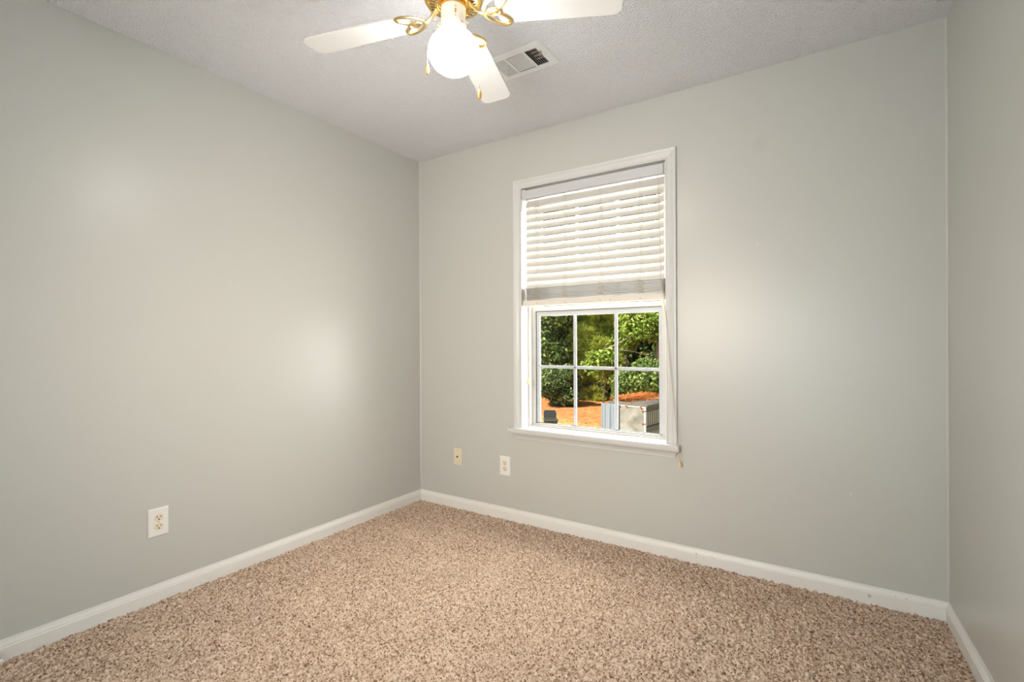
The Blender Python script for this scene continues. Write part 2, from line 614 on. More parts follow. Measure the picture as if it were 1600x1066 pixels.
def sash(name, y0, z0, z1, x0, x1, px0, px1, pz0, pz1, detail=True):
    """stiles and rails; a stepped bead; a 3 x 2 grille; the pane"""
    bm = BM()
    box(bm, x0, px0 - 0.008, y0, y0 + 0.032, z0, z1)
    box(bm, px1 + 0.008, x1, y0, y0 + 0.032, z0, z1)
    box(bm, px0 - 0.008, px1 + 0.008, y0, y0 + 0.032, pz1 + 0.008, z1)
    box(bm, px0 - 0.008, px1 + 0.008, y0, y0 + 0.032, z0, pz0 - 0.003)
    s = obj(name, bm, m_vinyl, win, bevel=0.0025, bev_seg=2)
    bm = BM()
    g = 0.0025
    yb = y0 + 0.0235
    for (a, b, c, d) in ((px0 - 0.008, px0 - 0.008 + g, pz0 - 0.003, pz1 + 0.008), (px0 - 0.008, px1 + 0.008, pz1 + 0.008 - g, pz1 + 0.008),
                         (px0 - 0.008, px1 + 0.008, pz0 - 0.003, pz0 - 0.003 + g), (px1 + 0.008 - g, px1 + 0.008, pz0 - 0.003, pz1 + 0.008)):
        box(bm, a, b, y0 + 0.012, yb, c, d)
    obj('gasket', bm, m_gasket, s)
    yg = y0 + 0.024
    bm = BM()
    box(bm, px0 - 0.006, px1 + 0.006, yg, yg + 0.004, pz0 - 0.002, pz1 + 0.006)
    obj('pane', bm, m_glass, s)
    bm = BM()
    w = 0.0095
    yy0, yy1 = y0 + 0.0125, y0 + 0.0215

    def bar(lo, hi, c, vert):
        pr = [(c - w, yy1), (c - w, yy0 + 0.003), (c - w * 0.45, yy0), (c + w * 0.45, yy0), (c + w, yy0 + 0.003), (c + w, yy1)]
        if vert:
            prism(bm, pr, 'z', lo, hi)
        else:
            loft(bm, [[(lo, y, z) for z, y in pr], [(hi, y, z) for z, y in pr]])
    wpane = px1 - px0
    # perimeter bars of the grille and its bars
    for k in (1, 2):
        bar(pz0 - 0.001, pz1 + 0.004, px0 + wpane * k / 3 + (0.0), True)
    bar(px0 - 0.004, px1 + 0.004, (pz0 + pz1) / 2 + 0.006, False)
    box(bm, px0 - 0.004, px0 + 0.020, yy0 + 0.001, yy1, pz0, pz1)
    box(bm, px1 - 0.012, px1 + 0.004, yy0 + 0.001, yy1, pz0, pz1)
    box(bm, px0 - 0.004, px1 + 0.004, yy0 + 0.0005, yy1, pz1 - 0.024, pz1 + 0.004)
    obj('muntin_grille', bm, m_grille, s)
    return s


lower = sash('lower_sash', 0.103, SZ + 0.007, 1.362, OX0 + 0.004, OX1 - 0.014, 0.911, 1.704, 0.621, 1.325)
upper = sash('upper_sash', 0.138, 1.335, ZT - 0.015, OX0 + 0.010, OX1 - 0.014, 0.911, 1.704, 1.360, 2.03)
bm = BM()
lathe(bm, [(0.0015, 0), (0.006, 0), (0.007, 0.003), (0.005, 0.006), (0.001, 0.006)], (1.20, 0.118, 1.362), 12)
obj('sash_latch', bm, m_bracket, lower)

# ------------------------------------------------------------------ blind
blind = thing('window_blind', 'cream faux wood slat blind hung inside the window casing, half raised', 'blind', (1.3165, 0.03, 2.09))
BX0, BX1 = 0.876, 1.754
bm = BM()
box(bm, BX0 + 0.020, BX1 - 0.003, 0.004, 0.055, 2.030, 2.084)
obj('headrail', bm, m_rail, blind, bevel=0.003)
bm = BM()
box(bm, OX0 + 0.001, BX0 + 0.0195, 0.001, 0.058, 2.026, 2.089)
obj('bracket', bm, m_bracket, blind, bevel=0.002)
bm = BM()
box(bm, BX1 - 0.002, OX1 - 0.001, 0.012, 0.058, 2.026, 2.089)
obj('bracket', bm, m_bracket, blind, bevel=0.002)

NS, PITCH, SW = 12, 0.0463, 0.0525
ang = math.radians(63)


def slat_bm(cz, tilt, x0, x1, sw=SW, th=0.0028, yc=0.029):
    b = BM()
    top, bot = [], []
    for k in range(7):
        t = -0.5 + k / 6
        s = t * sw
        crown = 0.0032 * (1 - (2 * t) ** 2)
        for lst, off in ((top, th / 2), (bot, -th / 2)):
            n = crown + off
            # tilt>0 : room-side edge (t=-0.5) goes down
            y = s * math.cos(tilt) - n * math.sin(tilt)
            z = s * math.sin(tilt) + n * math.cos(tilt)
            lst.append((yc + y, cz + z))
    poly = top + bot[::-1]
    loft(b, [[(x0, y, z) for y, z in poly], [(x1, y, z) for y, z in poly]])
    return b


Z0 = 2.001
for k in range(NS):
    obj('slat', slat_bm(Z0 - k * PITCH, ang, BX0 + 0.014, BX1 - 0.004), m_slat, blind, smooth=True)
# raised slats stacked on the bottom rail
random.seed(4)
NST = 19
zb = 1.3985
for k in range(NST):
    dx = random.uniform(-0.0025, 0.0025)
    obj('slat', slat_bm(zb + 0.0042 * k, math.radians(random.uniform(-1.0, 1.0) + (7 if k == NST - 1 else 0)), BX0 + 0.003 + dx, BX1 - 0.002 + dx, th=0.0019, yc=0.030 + random.uniform(-.0022, .0022)),
        m_slat, blind, smooth=True)
bm = BM()
prism(bm, [(0.003, 1.361), (0.0015, 1.366), (0.0015, 1.389), (0.005, 1.3945), (0.053, 1.3945), (0.0565, 1.389), (0.0565, 1.366), (0.055, 1.361)], 'x', BX0, BX1 - 0.001)
brl = obj('bottom_rail', bm, m_brail, blind, smooth=True)
LX = [0.972, 1.166, 1.392, 1.625]
for x in LX + [1.45]:
    bm = BM()
    lathe(bm, [(0.001, -0.002), (0.0045, -0.0015), (0.0045, 0.001), (0.001, 0.002)], (0, 0, 0), 10)
    bmesh.ops.rotate(bm, verts=bm.verts[:], cent=(0, 0, 0), matrix=Matrix.Rotation(PI / 2, 3, 'X'))
    bmesh.ops.translate(bm, verts=bm.verts[:], vec=(x, 0.0012, 1.374))
    obj('plug', bm, m_cord, brl)
for x in LX:
    bm = BM()
    tube(bm, [(x, 0.0035, 2.03), (x, 0.004, 1.75), (x + 0.001, 0.0035, 1.485)], 0.0009, 6)
    tube(bm, [(x + 0.012, 0.004, 2.03), (x + 0.012, 0.0045, 1.75), (x + 0.012, 0.004, 1.485)], 0.0006, 6)
    rr_ = random.Random(int(x * 1000))
    for j in range(9):      # slack cord bunched at the stack
        zc = 1.402 + 0.0088 * j
        a = 0.011 + rr_.random() * 0.010
        dx = rr_.uniform(-0.010, 0.014)
        pts = []
        for q_ in range(11):
            t_ = q_ / 10 * PI
            pts.append((x + dx + a * math.cos(t_) * 1.1, 0.0035 - 0.011 * math.sin(t_), zc + rr_.uniform(-.0015, .0015) + 0.009 * (q_ / 10 - .5)))
        tube(bm, pts, 0.0013, 5)
    obj('ladder_cord', bm, m_cordb, blind, smooth=True)


def tassel(par, x, y, z):
    bm = BM()
    lathe(bm, [(0.001, 0.032), (0.0055, 0.031), (0.007, 0.026), (0.0052, 0.021), (0.0055, 0.018), (0.0082, 0.008), (0.0078, 0.002), (0.004, 0.0)], (x, y, z), 16)
    return obj('tassel', bm, m_tassel, par, smooth=True)


TX = 1.8385
bm = BM()
tube(bm, [(1.722, 0.003, 2.030), (1.726, -0.004, 1.95), (1.736, -0.010, 1.70), (1.744, -0.016, 1.45), (1.768, -0.0195, 1.27), (1.806, -0.033, 0.86),
          (1.8335, -0.0475, 0.600), (1.8375, -0.0475, 0.585), (1.8375, -0.034, 0.555), (TX, -0.032, 0.52)], 0.0016, 7)
lc = obj('lift_cord', bm, m_cord, blind, smooth=True)
tassel(lc, TX, -0.032, 0.490)
for dx, zt in ((0.0, 0.872), (0.007, 0.866)):
    bm = BM()
    tube(bm, [(0.889 + dx, 0.004 + dx, 2.03), (0.889 + dx, 0.000 + dx, 1.7), (0.890 + dx, -0.002 + dx, 1.4), (0.893 + dx, 0.022 + dx, 1.2), (0.893 + dx, 0.025 + dx, zt + 0.03)], 0.0008, 6)
    c_ = obj('tilt_cord', bm, m_cordl, blind, smooth=True)
    tassel(c_, 0.893 + dx, 0.025 + dx, zt)

# ------------------------------------------------------------------ wall plates
# built facing -y with the wall plane at y = 0


def plate_bm(w, h, d=0.006):
    bm = BM()
    e = 0.005
    loft(bm, [[(sx * w / 2, 0.0, sz * h / 2) for sx, sz in ((-1, -1), (1, -1), (1, 1), (-1, 1))],
              [(sx * w / 2, -d * 0.45, sz * h / 2) for sx, sz in ((-1, -1), (1, -1), (1, 1), (-1, 1))],
              [(sx * (w / 2 - e), -d, sz * (h / 2 - e)) for sx, sz in ((-1, -1), (1, -1), (1, 1), (-1, 1))]])
    return bm


def disc_y(bm, x, z, r, y0, y1, seg=14, flat_h=None):
    pts = []
    for k in range(seg):
        a = 2 * PI * k / seg
        px, pz = r * math.cos(a), r * math.sin(a)
        if flat_h:
            pz = max(-flat_h, min(flat_h, pz))
        pts.append((x + px, z + pz))
    loft(bm, [[(px, y0, pz) for px, pz in pts], [(px, y1, pz) for px, pz in pts]])


def make_outlet(label):
    t = thing('wall_outlet', label, 'outlet', (0, 0, 0), 'duplex wall outlets')
    obj('cover_plate', plate_bm(0.079, 0.124), m_plate, t)
    for dz in (0.0195, -0.0195):
        bm = BM()
        disc_y(bm, 0, dz, 0.0172, -0.0055, -0.0075, 28, 0.0142)
        rc = obj('receptacle', bm, m_ivory, t)
        bm = BM()
        box(bm, -0.0080, -0.0052, -0.0078, -0.0070, dz + 0.0010, dz + 0.0092)
        box(bm, 0.0052, 0.0078, -0.0078, -0.0070, dz + 0.0020, dz + 0.0086)
        disc_y(bm, 0, dz - 0.0068, 0.0030, -0.0078, -0.0070, 12)
        obj('slots', bm, m_slot, rc)
    bm = BM()
    disc_y(bm, 0, 0, 0.003, -0.0058, -0.0070, 12)
    obj('screw', bm, m_screw, t)
    return t


o1 = make_outlet('white plate outlet with two ivory sockets below the window')
o2 = copy_tree(o1)
o2['label'] = 'white plate outlet with two ivory sockets on the left wall above the baseboard'
o1.location = (0.7365, 0, 0.342)
o2.location = (0, -1.656, 0.349)
o2.rotation_euler = (0, 0, PI / 2)

jack = thing('cable_jack', 'almond cable wall plate near the left corner of the window wall', 'wall plate', (0, 0, 0))
obj('cover_plate', plate_bm(0.069, 0.115, 0.005), m_cream, jack)
bm = BM()
disc_y(bm, 0, 0.002, 0.0075, -0.0045, -0.0060, 6)
nutj = obj('jack_nut', bm, m_screw, jack)
bm = BM()
disc_y(bm, 0, 0.002, 0.0052, -0.0060, -0.0125, 14)
obj('jack_barrel', bm, m_slot, jack)
for dz in (0.042, -0.042):
    bm = BM()
    disc_y(bm, 0, dz, 0.0032, -0.0048, -0.0062, 12)
    obj('screw', bm, m_screw, jack)
jack.location = (0.346, 0, 0.352)

# spring door stop on the left baseboard, at the frame's edge
ds = thing('door_stop', 'brass spring door stop with white tip on left baseboard at the frame edge', 'door stop', (0.0112, -2.165, 0.040))
bm = BM()
lathe(bm, [(0.011, 0), (0.011, 0.003), (0.007, 0.008), (0.003, 0.009)], (0, 0, 0), 16)
for i in range(1):
    bmesh.ops.rotate(bm, verts=bm.verts[:], cent=(0, 0, 0), matrix=Matrix.Rotation(PI / 2, 3, 'Y'))
bmesh.ops.translate(bm, verts=bm.verts[:], vec=(0.013, -2.165, 0.040))
obj('base_flange', bm, m_brass, ds, smooth=True)
bm = BM()
tube(bm, [(0.019 + 0.052 * k / 140, -2.165 + 0.0048 * math.cos(k * 0.55), 0.040 + 0.0048 * math.sin(k * 0.55) - 0.006 * (k / 140) ** 2) for k in range(141)], 0.0013, 5)
obj('spring', bm, m_brass, ds, smooth=True)
bm = BM()
lathe(bm, [(0.006, 0), (0.008, 0.002), (0.008, 0.012), (0.006, 0.015), (0.001, 0.016)], (0, 0, 0), 14)
bmesh.ops.rotate(bm, verts=bm.verts[:], cent=(0, 0, 0), matrix=Matrix.Rotation(PI / 2, 3, 'Y'))
bmesh.ops.translate(bm, verts=bm.verts[:], vec=(0.070, -2.165, 0.034))
obj('rubber_tip', bm, m_stop, ds, smooth=True)

# ------------------------------------------------------------------ ceiling register
vent = thing('ceiling_register', 'white three way air register in the ceiling behind the fan', 'vent', ((VX0 + VX1) / 2, (VY0 + VY1) / 2, H))
SECT = [(VX0 + 0.040, VX0 + 0.103), (VX0 + 0.112, VX0 + 0.200), (VX0 + 0.209, VX0 + 0.270)]
SY0, SY1 = VY0 + 0.036, VY1 - 0.036
bm = BM()
zf0, zf1 = H - 0.006, H - 0.0005


def ring_plate(bm, X0, X1, Y0, Y1, holes, z0, z1):
    box(bm, X0, X1, Y0, holes[0][2], z0, z1)
    box(bm, X0, X1, holes[0][3], Y1, z0, z1)
    xs_ = [X0] + [v for h_ in holes for v in (h_[0], h_[1])] + [X1]
    for i in range(0, len(xs_), 2):
        box(bm, xs_[i], xs_[i + 1], holes[0][2], holes[0][3], z0, z1)


ring_plate(bm, VX0 + 0.008, VX1 - 0.008, VY0 + 0.008, VY1 - 0.008, [(a, b, SY0, SY1) for a, b in SECT], zf0, zf1)
# thin sloped rim down to the ceiling
rim_o = [(VX0, VY0), (VX1, VY0), (VX1, VY1), (VX0, VY1)]
i8 = 0.008
rim_i = [(VX0 + i8, VY0 + i8), (VX1 - i8, VY0 + i8), (VX1 - i8, VY1 - i8), (VX0 + i8, VY1 - i8)]
loft(bm, [[(x, y, H - 0.0005) for x, y in rim_o], [(x, y, H - 0.002) for x, y in rim_o], [(x, y, zf0) for x, y in rim_i], [(x, y, zf1) for x, y in rim_i]], cap=False)
obj('face_plate', bm, m_ventw, vent)


def louvre(bm, along, a0, a1, c, tilt, w=0.0125, th=0.0011):
    dx, dz = w * math.sin(tilt), w * math.cos(tilt)
    zt = H - 0.004
    if along == 'y':
        poly = [(c, zt), (c + th, zt), (c + th + dx, zt + dz), (c + dx, zt + dz)]
        loft(bm, [[(x, a0, z) for x, z in poly], [(x, a1, z) for x, z in poly]])
    else:
        poly = [(c, zt), (c + th, zt), (c + th + dx, zt + dz), (c + dx, zt + dz)]
        loft(bm, [[(a0, y, z) for y, z in poly], [(a1, y, z) for y, z in poly]])


for s, (a, b) in enumerate(SECT):
    bm = BM()
    if s == 1:
        n = 11
        for k in range(n):
            louvre(bm, 'x', a, b, SY0 + (SY1 - SY0) * (k + 0.25) / n, math.radians(-48), w=0.0052)
    else:
        n = 6
        for k in range(n):
            louvre(bm, 'y', SY0, SY1, a + (b - a) * (k + 0.15) / n, math.radians(50 if s == 0 else -38), w=0.0056 if s == 0 else 0.0105)
    obj('louver_bank', bm, m_ventw, vent)
bm = BM()
box(bm, hx0, hx1, hy0, hy1, H + 0.10, H + 0.12)
box(bm, hx0 - 0.004, hx0, hy0, hy1, H, H + 0.1)
box(bm, hx1, hx1 + 0.004, hy0, hy1, H, H + 0.1)
box(bm, hx0, hx1, hy0 - 0.004, hy0, H, H + 0.1)
box(bm, hx0, hx1, hy1, hy1 + 0.004, H, H + 0.1)
obj('duct_boot', bm, m_duct, vent)
bm = BM()
for k in range(5):
    yk = SY0 + (SY1 - SY0) * (k + 0.6) / 5
    box(bm, SECT[2][0], SECT[2][1] + 0.01, yk, yk + 0.004, H + 0.022, H + 0.028)
obj('damper', bm, m_dtan, vent)
bm = BM()
box(bm, SECT[2][1] + 0.004, SECT[2][1] + 0.012, SY0 + 0.030, SY0 + 0.036, H - 0.020, H - 0.004)
box(bm, SECT[2][1] + 0.002, SECT[2][1] + 0.015, SY0 + 0.027, SY0 + 0.039, H - 0.023, H - 0.019)
obj('damper_lever', bm, m_dtan, vent, bevel=0.001)
for x in (VX0 + 0.018, VX1 - 0.018):
    bm = BM()
    lathe(bm, [(0.001, -0.002), (0.0032, -0.0015), (0.0036, 0)], (x, (VY0 + VY1) / 2 - 0.01, zf0), 12)
    obj('screw', bm, m_screw, vent, smooth=True)

# ------------------------------------------------------------------ ceiling fan
FXc, FYc, ZB = 1.440, -1.347, 2.228
fan = thing('ceiling_fan', 'white four blade ceiling fan with polished brass motor and lit globe', 'ceiling fan', (FXc, FYc, H))
C0 = (FXc, FYc, 0)
bm = BM()
lathe(bm, [(0.02, H), (0.062, H), (0.066, H - 0.008), (0.064, H - 0.030), (0.050, H - 0.045), (0.03, H - 0.052)], C0, 40)
obj('canopy', bm, m_brass, fan, smooth=True)
bm = BM()
lathe(bm, [(0.03, H - 0.05), (0.060, H - 0.055), (0.085, H - 0.068), (0.094, H - 0.085), (0.096, H - 0.135), (0.0955, H - 0.150)], C0, 48)
obj('motor_housing', bm, m_fanwhite, fan, smooth=True)
ZM = 2.262
bm = BM()
lathe(bm, [(0.03, H - 0.145), (0.097, H - 0.145), (0.099, H - 0.150), (0.098, ZM + 0.020), (0.092, ZM + 0.010), (0.080, ZM + 0.004), (0.058, ZM), (0.053, ZM + 0.002),
           (0.051, ZM + 0.008), (0.045, ZM + 0.008), (0.044, ZM - 0.004), (0.03, ZM - 0.005)], C0, 56)
mb = obj('motor_plate', bm, m_brass, fan, smooth=True)
bm = BM()
for k in range(32):
    if k % 8 == 7:
        continue
    a = 2 * PI * k / 32 + 0.1
    ca, sa = math.cos(a), math.sin(a)
    v = []
    for (r, t, z) in ((0.060, -1, ZM + 0.0012), (0.078, -1, ZM + 0.0042), (0.078, 1, ZM + 0.0042), (0.060, 1, ZM + 0.0012)):
        tt = t * 0.0019
        v.append((FXc + r * ca - tt * sa, FYc + r * sa + tt * ca, z - 0.0016))
    up = [(x, y, z + 0.003) for x, y, z in v]
    loft(bm, [v, up])
obj('vent_slots', bm, m_slotdark, mb)

AZ = [20.998, 109.128, 198.243, 288.5]
PITCHB, DROOP = -0.162, 0.049


def blade_frame(a):
    d = Vector((math.cos(a), math.sin(a), 0))
    t = Vector((-math.sin(a), math.cos(a), 0))

    def P(r, s, n=0.0):
        v = Vector((FXc, FYc, ZB)) + d * r + t * (s * math.cos(PITCHB))
        v.z += s * math.sin(PITCHB) - DROOP * (r - 0.16) + n
        return v
    return P


def ribbon(bm, P, pts, w, n0, n1, closed=True):
    """flat ribbon along a curve in blade coordinates (r, s); width 2w, between heights n0 and n1"""
    n = len(pts)
    rings = []
    for i in range(n):
        a = Vector(pts[i - 1] if (closed or i) else pts[i])
        b = Vector(pts[(i + 1) % n] if (closed or i < n - 1) else pts[i])
        d = (b - a).normalized()
        nrm = Vector((-d.y, d.x))
        c = Vector(pts[i])
        o_, i_ = c + nrm * w, c - nrm * w
        mid = (n0 + n1) / 2
        rings.append([P(o_.x, o_.y, n1), P(o_.x, o_.y, mid), P(c.x + nrm.x * w * .5, c.y + nrm.y * w * .5, n0), P(c.x - nrm.x * w * .5, c.y - nrm.y * w * .5, n0), P(i_.x, i_.y, mid), P(i_.x, i_.y, n1)])
    if closed:
        rings.append(rings[0])
        loft(bm, rings, cap=False)
        bmesh.ops.remove_doubles(bm, verts=bm.verts[:], dist=1e-6)
    else:
        loft(bm, rings)


def almond(r0, s0, length, wid, ang_):
    pts = []
    n = 28
    for k in range(n):
        t = 2 * PI * k / n
        u = (1 - math.cos(t)) / 2 * length
        v = wid * math.sin(t) * (0.75 + 0.25 * abs(math.sin(t / 2)))
        pts.append((r0 + u * math.cos(ang_) - v * math.sin(ang_), s0 + u * math.sin(ang_) + v * math.cos(ang_)))
    return pts


for k, az in enumerate(AZ):
    P = blade_frame(math.radians(az))
    outline = []
    r0, r1, w0, w1 = 0.150, 0.553, 0.056, 0.064

    def corner(cx, cy, rad, a0, a1, n=8):
        for j in range(n + 1):
            a = a0 + (a1 - a0) * j / n
            outline.append((cx + rad * math.cos(a), cy + rad * math.sin(a)))
    corner(r0 + 0.028, -w0 + 0.028, 0.028, -PI, -PI / 2)
    corner(r1 - 0.034, -w1 + 0.034, 0.034, -PI / 2, -PI / 12)
    corner(r1 - 0.034, w1 - 0.034, 0.034, PI / 12, PI / 2)
    corner(r0 + 0.028, w0 - 0.028, 0.028, PI / 2, PI)
    bm = BM()
    loft(bm, [[P(r, s, 0.0) for r, s in outline], [P(r, s, 0.006) for r, s in outline]])
    bl = obj('blade', bm, m_fanwhite, fan)
    bm = BM()
    n0, n1 = -0.0065, -0.0005
    tilt_ = 0.56
    ribbon(bm, P, almond(0.108, 0.004, 0.092, 0.022, tilt_), 0.0070, n0, n1)
    ribbon(bm, P, almond(0.108, -0.004, 0.092, 0.022, -tilt_), 0.0070, n0, n1)
    ribbon(bm, P, almond(0.116, 0.0, 0.046, 0.016, 0.0), 0.0042, n0 - 0.0015, n0 + 0.003)
    # arm up to the motor
    arm = []
    for j in range(9):
        t = j / 8
        r = 0.058 + (0.112 - 0.058) * t
        z = (ZM - 0.002) + (P(0.112, 0).z - 0.004 - (ZM - 0.002)) * (t * t * (3 - 2 * t)) - 0.010 * math.sin(PI * t)
        d_ = Vector((math.cos(math.radians(az)), math.sin(math.radians(az)), 0))
        q_ = Vector((FXc, FYc, 0)) + d_ * r
        arm.append((q_.x, q_.y, z))
    tube(bm, arm, [0.012, 0.011, 0.009, 0.008, 0.0075, 0.0075, 0.008, 0.009, 0.010], 8, flat=0.0035)
    obj('blade_iron', bm, m_brass_d, bl, smooth=True)
    for (r, s) in ((0.108 + 0.088 * math.cos(tilt_), 0.088 * math.sin(tilt_)), (0.108 + 0.088 * math.cos(tilt_), -0.088 * math.sin(tilt_)), (0.118, 0)):
        c = P(r, s, n0)
        bm = BM()
        lathe(bm, [(0.001, -0.003), (0.0035, -0.002), (0.0045, 0.001)], c, 10)
        obj('screw', bm, m_brass, bl, smooth=True)

# switch housing under the motor
bm = BM()
lathe(bm, [(0.02, ZM - 0.004), (0.036, ZM - 0.004), (0.0415, ZM - 0.010), (0.0415, 2.196), (0.0445, 2.190), (0.0445, 2.176), (0.042, 2.174), (0.02, 2.174)], C0, 40)
sh = obj('switch_housing', bm, m_fanwhite, fan, smooth=True)
cam_dir = math.atan2(-2.625 - FYc, 2.4995 - FXc)
bm = BM()
for i, z in enumerate((2.238, 2.226, 2.219, 2.207)):
    a = cam_dir + 0.16
    r = 0.0415
    c = Vector((FXc + r * math.cos(a), FYc + r * math.sin(a), z))
    s = 0.0024 if i in (0, 3) else 0.0036
    tube(bm, [c - Vector((math.cos(a), math.sin(a), 0)) * 0.002, c + Vector((math.cos(a), math.sin(a), 0)) * 0.0012], s, 10)
obj('reverse_switch', bm, m_brass_d, sh)
for da, z in ((-1.15, 2.183), (0.55, 2.183), (2.6, 2.183)):
    a = cam_dir + da
    d_ = Vector((math.cos(a), math.sin(a), 0))
    c = Vector((FXc, FYc, z))
    bm = BM()
    tube(bm, [c + d_ * 0.043, c + d_ * 0.047, c + d_ * 0.048, c + d_ * 0.054], [0.002, 0.002, 0.004, 0.004], 10)
    obj('thumb_screw', bm, m_brass, sh)

# globe
GZ, GR, GV = 2.1085, 0.0845, 0.0745
bm = BM()
prof = []
for j in range(25):
    a = math.radians(-90 + (90 + 62) * j / 24)
    prof.append((max(0.0005, GR * math.cos(a)), GV * math.sin(a)))
prof.append((0.0395, GV * math.sin(math.radians(62)) + 0.008))
lathe(bm, prof, (FXc, FYc, GZ), 48)
obj('globe', bm, m_globe, fan, smooth=True)


# pull chains draped over the globe
def chain(da, pulllen, drop, spread=0.0):
    a = cam_dir + da
    d_ = Vector((math.cos(a), math.sin(a), 0))
    ctr = Vector((FXc, FYc, GZ))
    pts = [Vector((FXc, FYc, 2.205)) + d_ * 0.040, Vector((FXc, FYc, 2.203)) + d_ * 0.052]
    for e in (62, 45, 30, 15, 0):
        er = math.radians(e)
        pts.append(ctr + d_ * (GR + 0.003) * math.cos(er) + Vector((0, 0, (GV + 0.003) * math.sin(er))))
    end = pts[-1].copy()
    end.z -= drop
    n = 14
    st = pts[-1].copy()
    for j in range(1, n + 1):
        pts.append(st.lerp(end, j / n))
    # bead chain
    bm = BM()
    dense = []
    for p, q_ in zip(pts, pts[1:]):
        ln = (q_ - p).length
        m_ = max(1, int(ln / 0.0028))
        for j in range(m_):
            dense.append(p.lerp(q_, j / m_))
    rad = [0.0012 if j % 2 == 0 else 0.0006 for j in range(len(dense))]
    tube(bm, dense, rad, 6)
    c = obj('pull_chain', bm, m_brass, fan, smooth=True)
    bm = BM()
    lathe(bm, [(0.001, 0.0), (0.0045, -0.002), (0.0062, -0.008), (0.0062, -pulllen * 0.75), (0.0048, -pulllen), (0.001, -pulllen)], end, 14)
    obj('pull', bm, m_amber, c, smooth=True)
    bm = BM()
    lathe(bm, [(0.001, 0.004), (0.003, 0.004), (0.0045, -0.001), (0.001, -0.002)], end, 12)
    obj('pull_cap', bm, m_brass, c, smooth=True)


chain(-1.66, 0.028, 0.046)
chain(1.36, 0.026, 0.134)

# ------------------------------------------------------------------ outdoors
GRD = -0.60
n_g = 60
gxs = np.linspace(-16, 10, n_g)
gys = np.linspace(0.18, 26, n_g)
ax_, ay_ = np.meshgrid(gxs, gys)
rg = np.random.default_rng(3)
az_ = GRD + rg.normal(0, 0.012, ax_.shape) + 0.02 * np.sin(ax_ * 1.3) * np.cos(ay_ * 0.9)
az_[0] = GRD
gco = np.stack([ax_, ay_, az_], -1).reshape(-1, 3)
gi = np.arange(n_g * n_g).reshape(n_g, n_g)
gq = np.stack([gi[:-1, :-1], gi[:-1, 1:], gi[1:, 1:], gi[1:, :-1]], -1).reshape(-1, 4)
gnd = np_mesh('ground', gco, gq, m_straw, smooth=True)
struct(gnd)


def rand_unit(rg, n):
    v = rg.normal(size=(n, 3))
    return v / np.linalg.norm(v, axis=1, keepdims=True)


def leaves(blobs, n, size, seed, shell=0.55, elong=1.5):
    """folded leaf blades scattered through ellipsoids (cx,cy,cz,rx,ry,rz)"""
    rg = np.random.default_rng(seed)
    blobs = np.array(blobs, float)
    vol = blobs[:, 3] * blobs[:, 4] * blobs[:, 5]
    w = vol ** 0.7
    pick = rg.choice(len(blobs), n, p=w / w.sum())
    b = blobs[pick]
    d = rand_unit(rg, n)
    rr = shell + (1 - shell) * rg.random((n, 1)) ** 0.6
    c = b[:, :3] + d * rr * b[:, 3:] * (1 + 0.12 * rg.normal(size=(n, 1)))
    c[:, 2] = np.maximum(c[:, 2], GRD + 0.03)
    nrm = d * 0.6 + rand_unit(rg, n) * 0.8 + np.array([0, 0, 0.35])
    nrm /= np.linalg.norm(nrm, axis=1, keepdims=True)
    t = np.cross(nrm, rand_unit(rg, n))
    t /= np.linalg.norm(t, axis=1, keepdims=True) + 1e-9
    s = np.cross(nrm, t)
    sz = size * (0.6 + 0.8 * rg.random((n, 1)))
    a0 = c - t * sz * elong / 2
    a1 = c + t * sz * elong / 2 - nrm * sz * 0.15
    l_ = c + s * sz * 0.45 + nrm * sz * 0.12
    r_ = c - s * sz * 0.45 + nrm * sz * 0.12
    co = np.stack([a0, l_, a1, r_], 1).reshape(-1, 3)
    i = np.arange(n)[:, None] * 4
    f = np.concatenate([i + [0, 1, 2], i + [0, 2, 3]], 1).reshape(-1, 3)
    return co, f


def needles(blobs, tufts, per, length, seed):
    rg = np.random.default_rng(seed)
    blobs = np.array(blobs, float)
    w = (blobs[:, 3] * blobs[:, 4] * blobs[:, 5]) ** 0.7
    pick = rg.choice(len(blobs), tufts, p=w / w.sum())
    b = blobs[pick]
    d = rand_unit(rg, tufts)
    c = b[:, :3] + d * (0.35 + 0.65 * rg.random((tufts, 1))) * b[:, 3:]
    ax = d * 0.8 + np.array([0, 0, 0.6])
    c = np.repeat(c, per, 0)
    ax = np.repeat(ax, per, 0)
    n = tufts * per
    dirs = ax + rand_unit(rg, n) * 0.95
    dirs /= np.linalg.norm(dirs, axis=1, keepdims=True)
    s = np.cross(dirs, rand_unit(rg, n))
    s /= np.linalg.norm(s, axis=1, keepdims=True) + 1e-9
    ln = length * (0.7 + 0.6 * rg.random((n, 1)))
    wd = 0.009
    co = np.stack([c - s * wd, c + s * wd, c + dirs * ln + s * 0.003, c + dirs * ln - s * 0.003], 1).reshape(-1, 3)
    i = np.arange(n)[:, None] * 4
    f = i + np.array([[0, 1, 2, 3]])
    return co, f


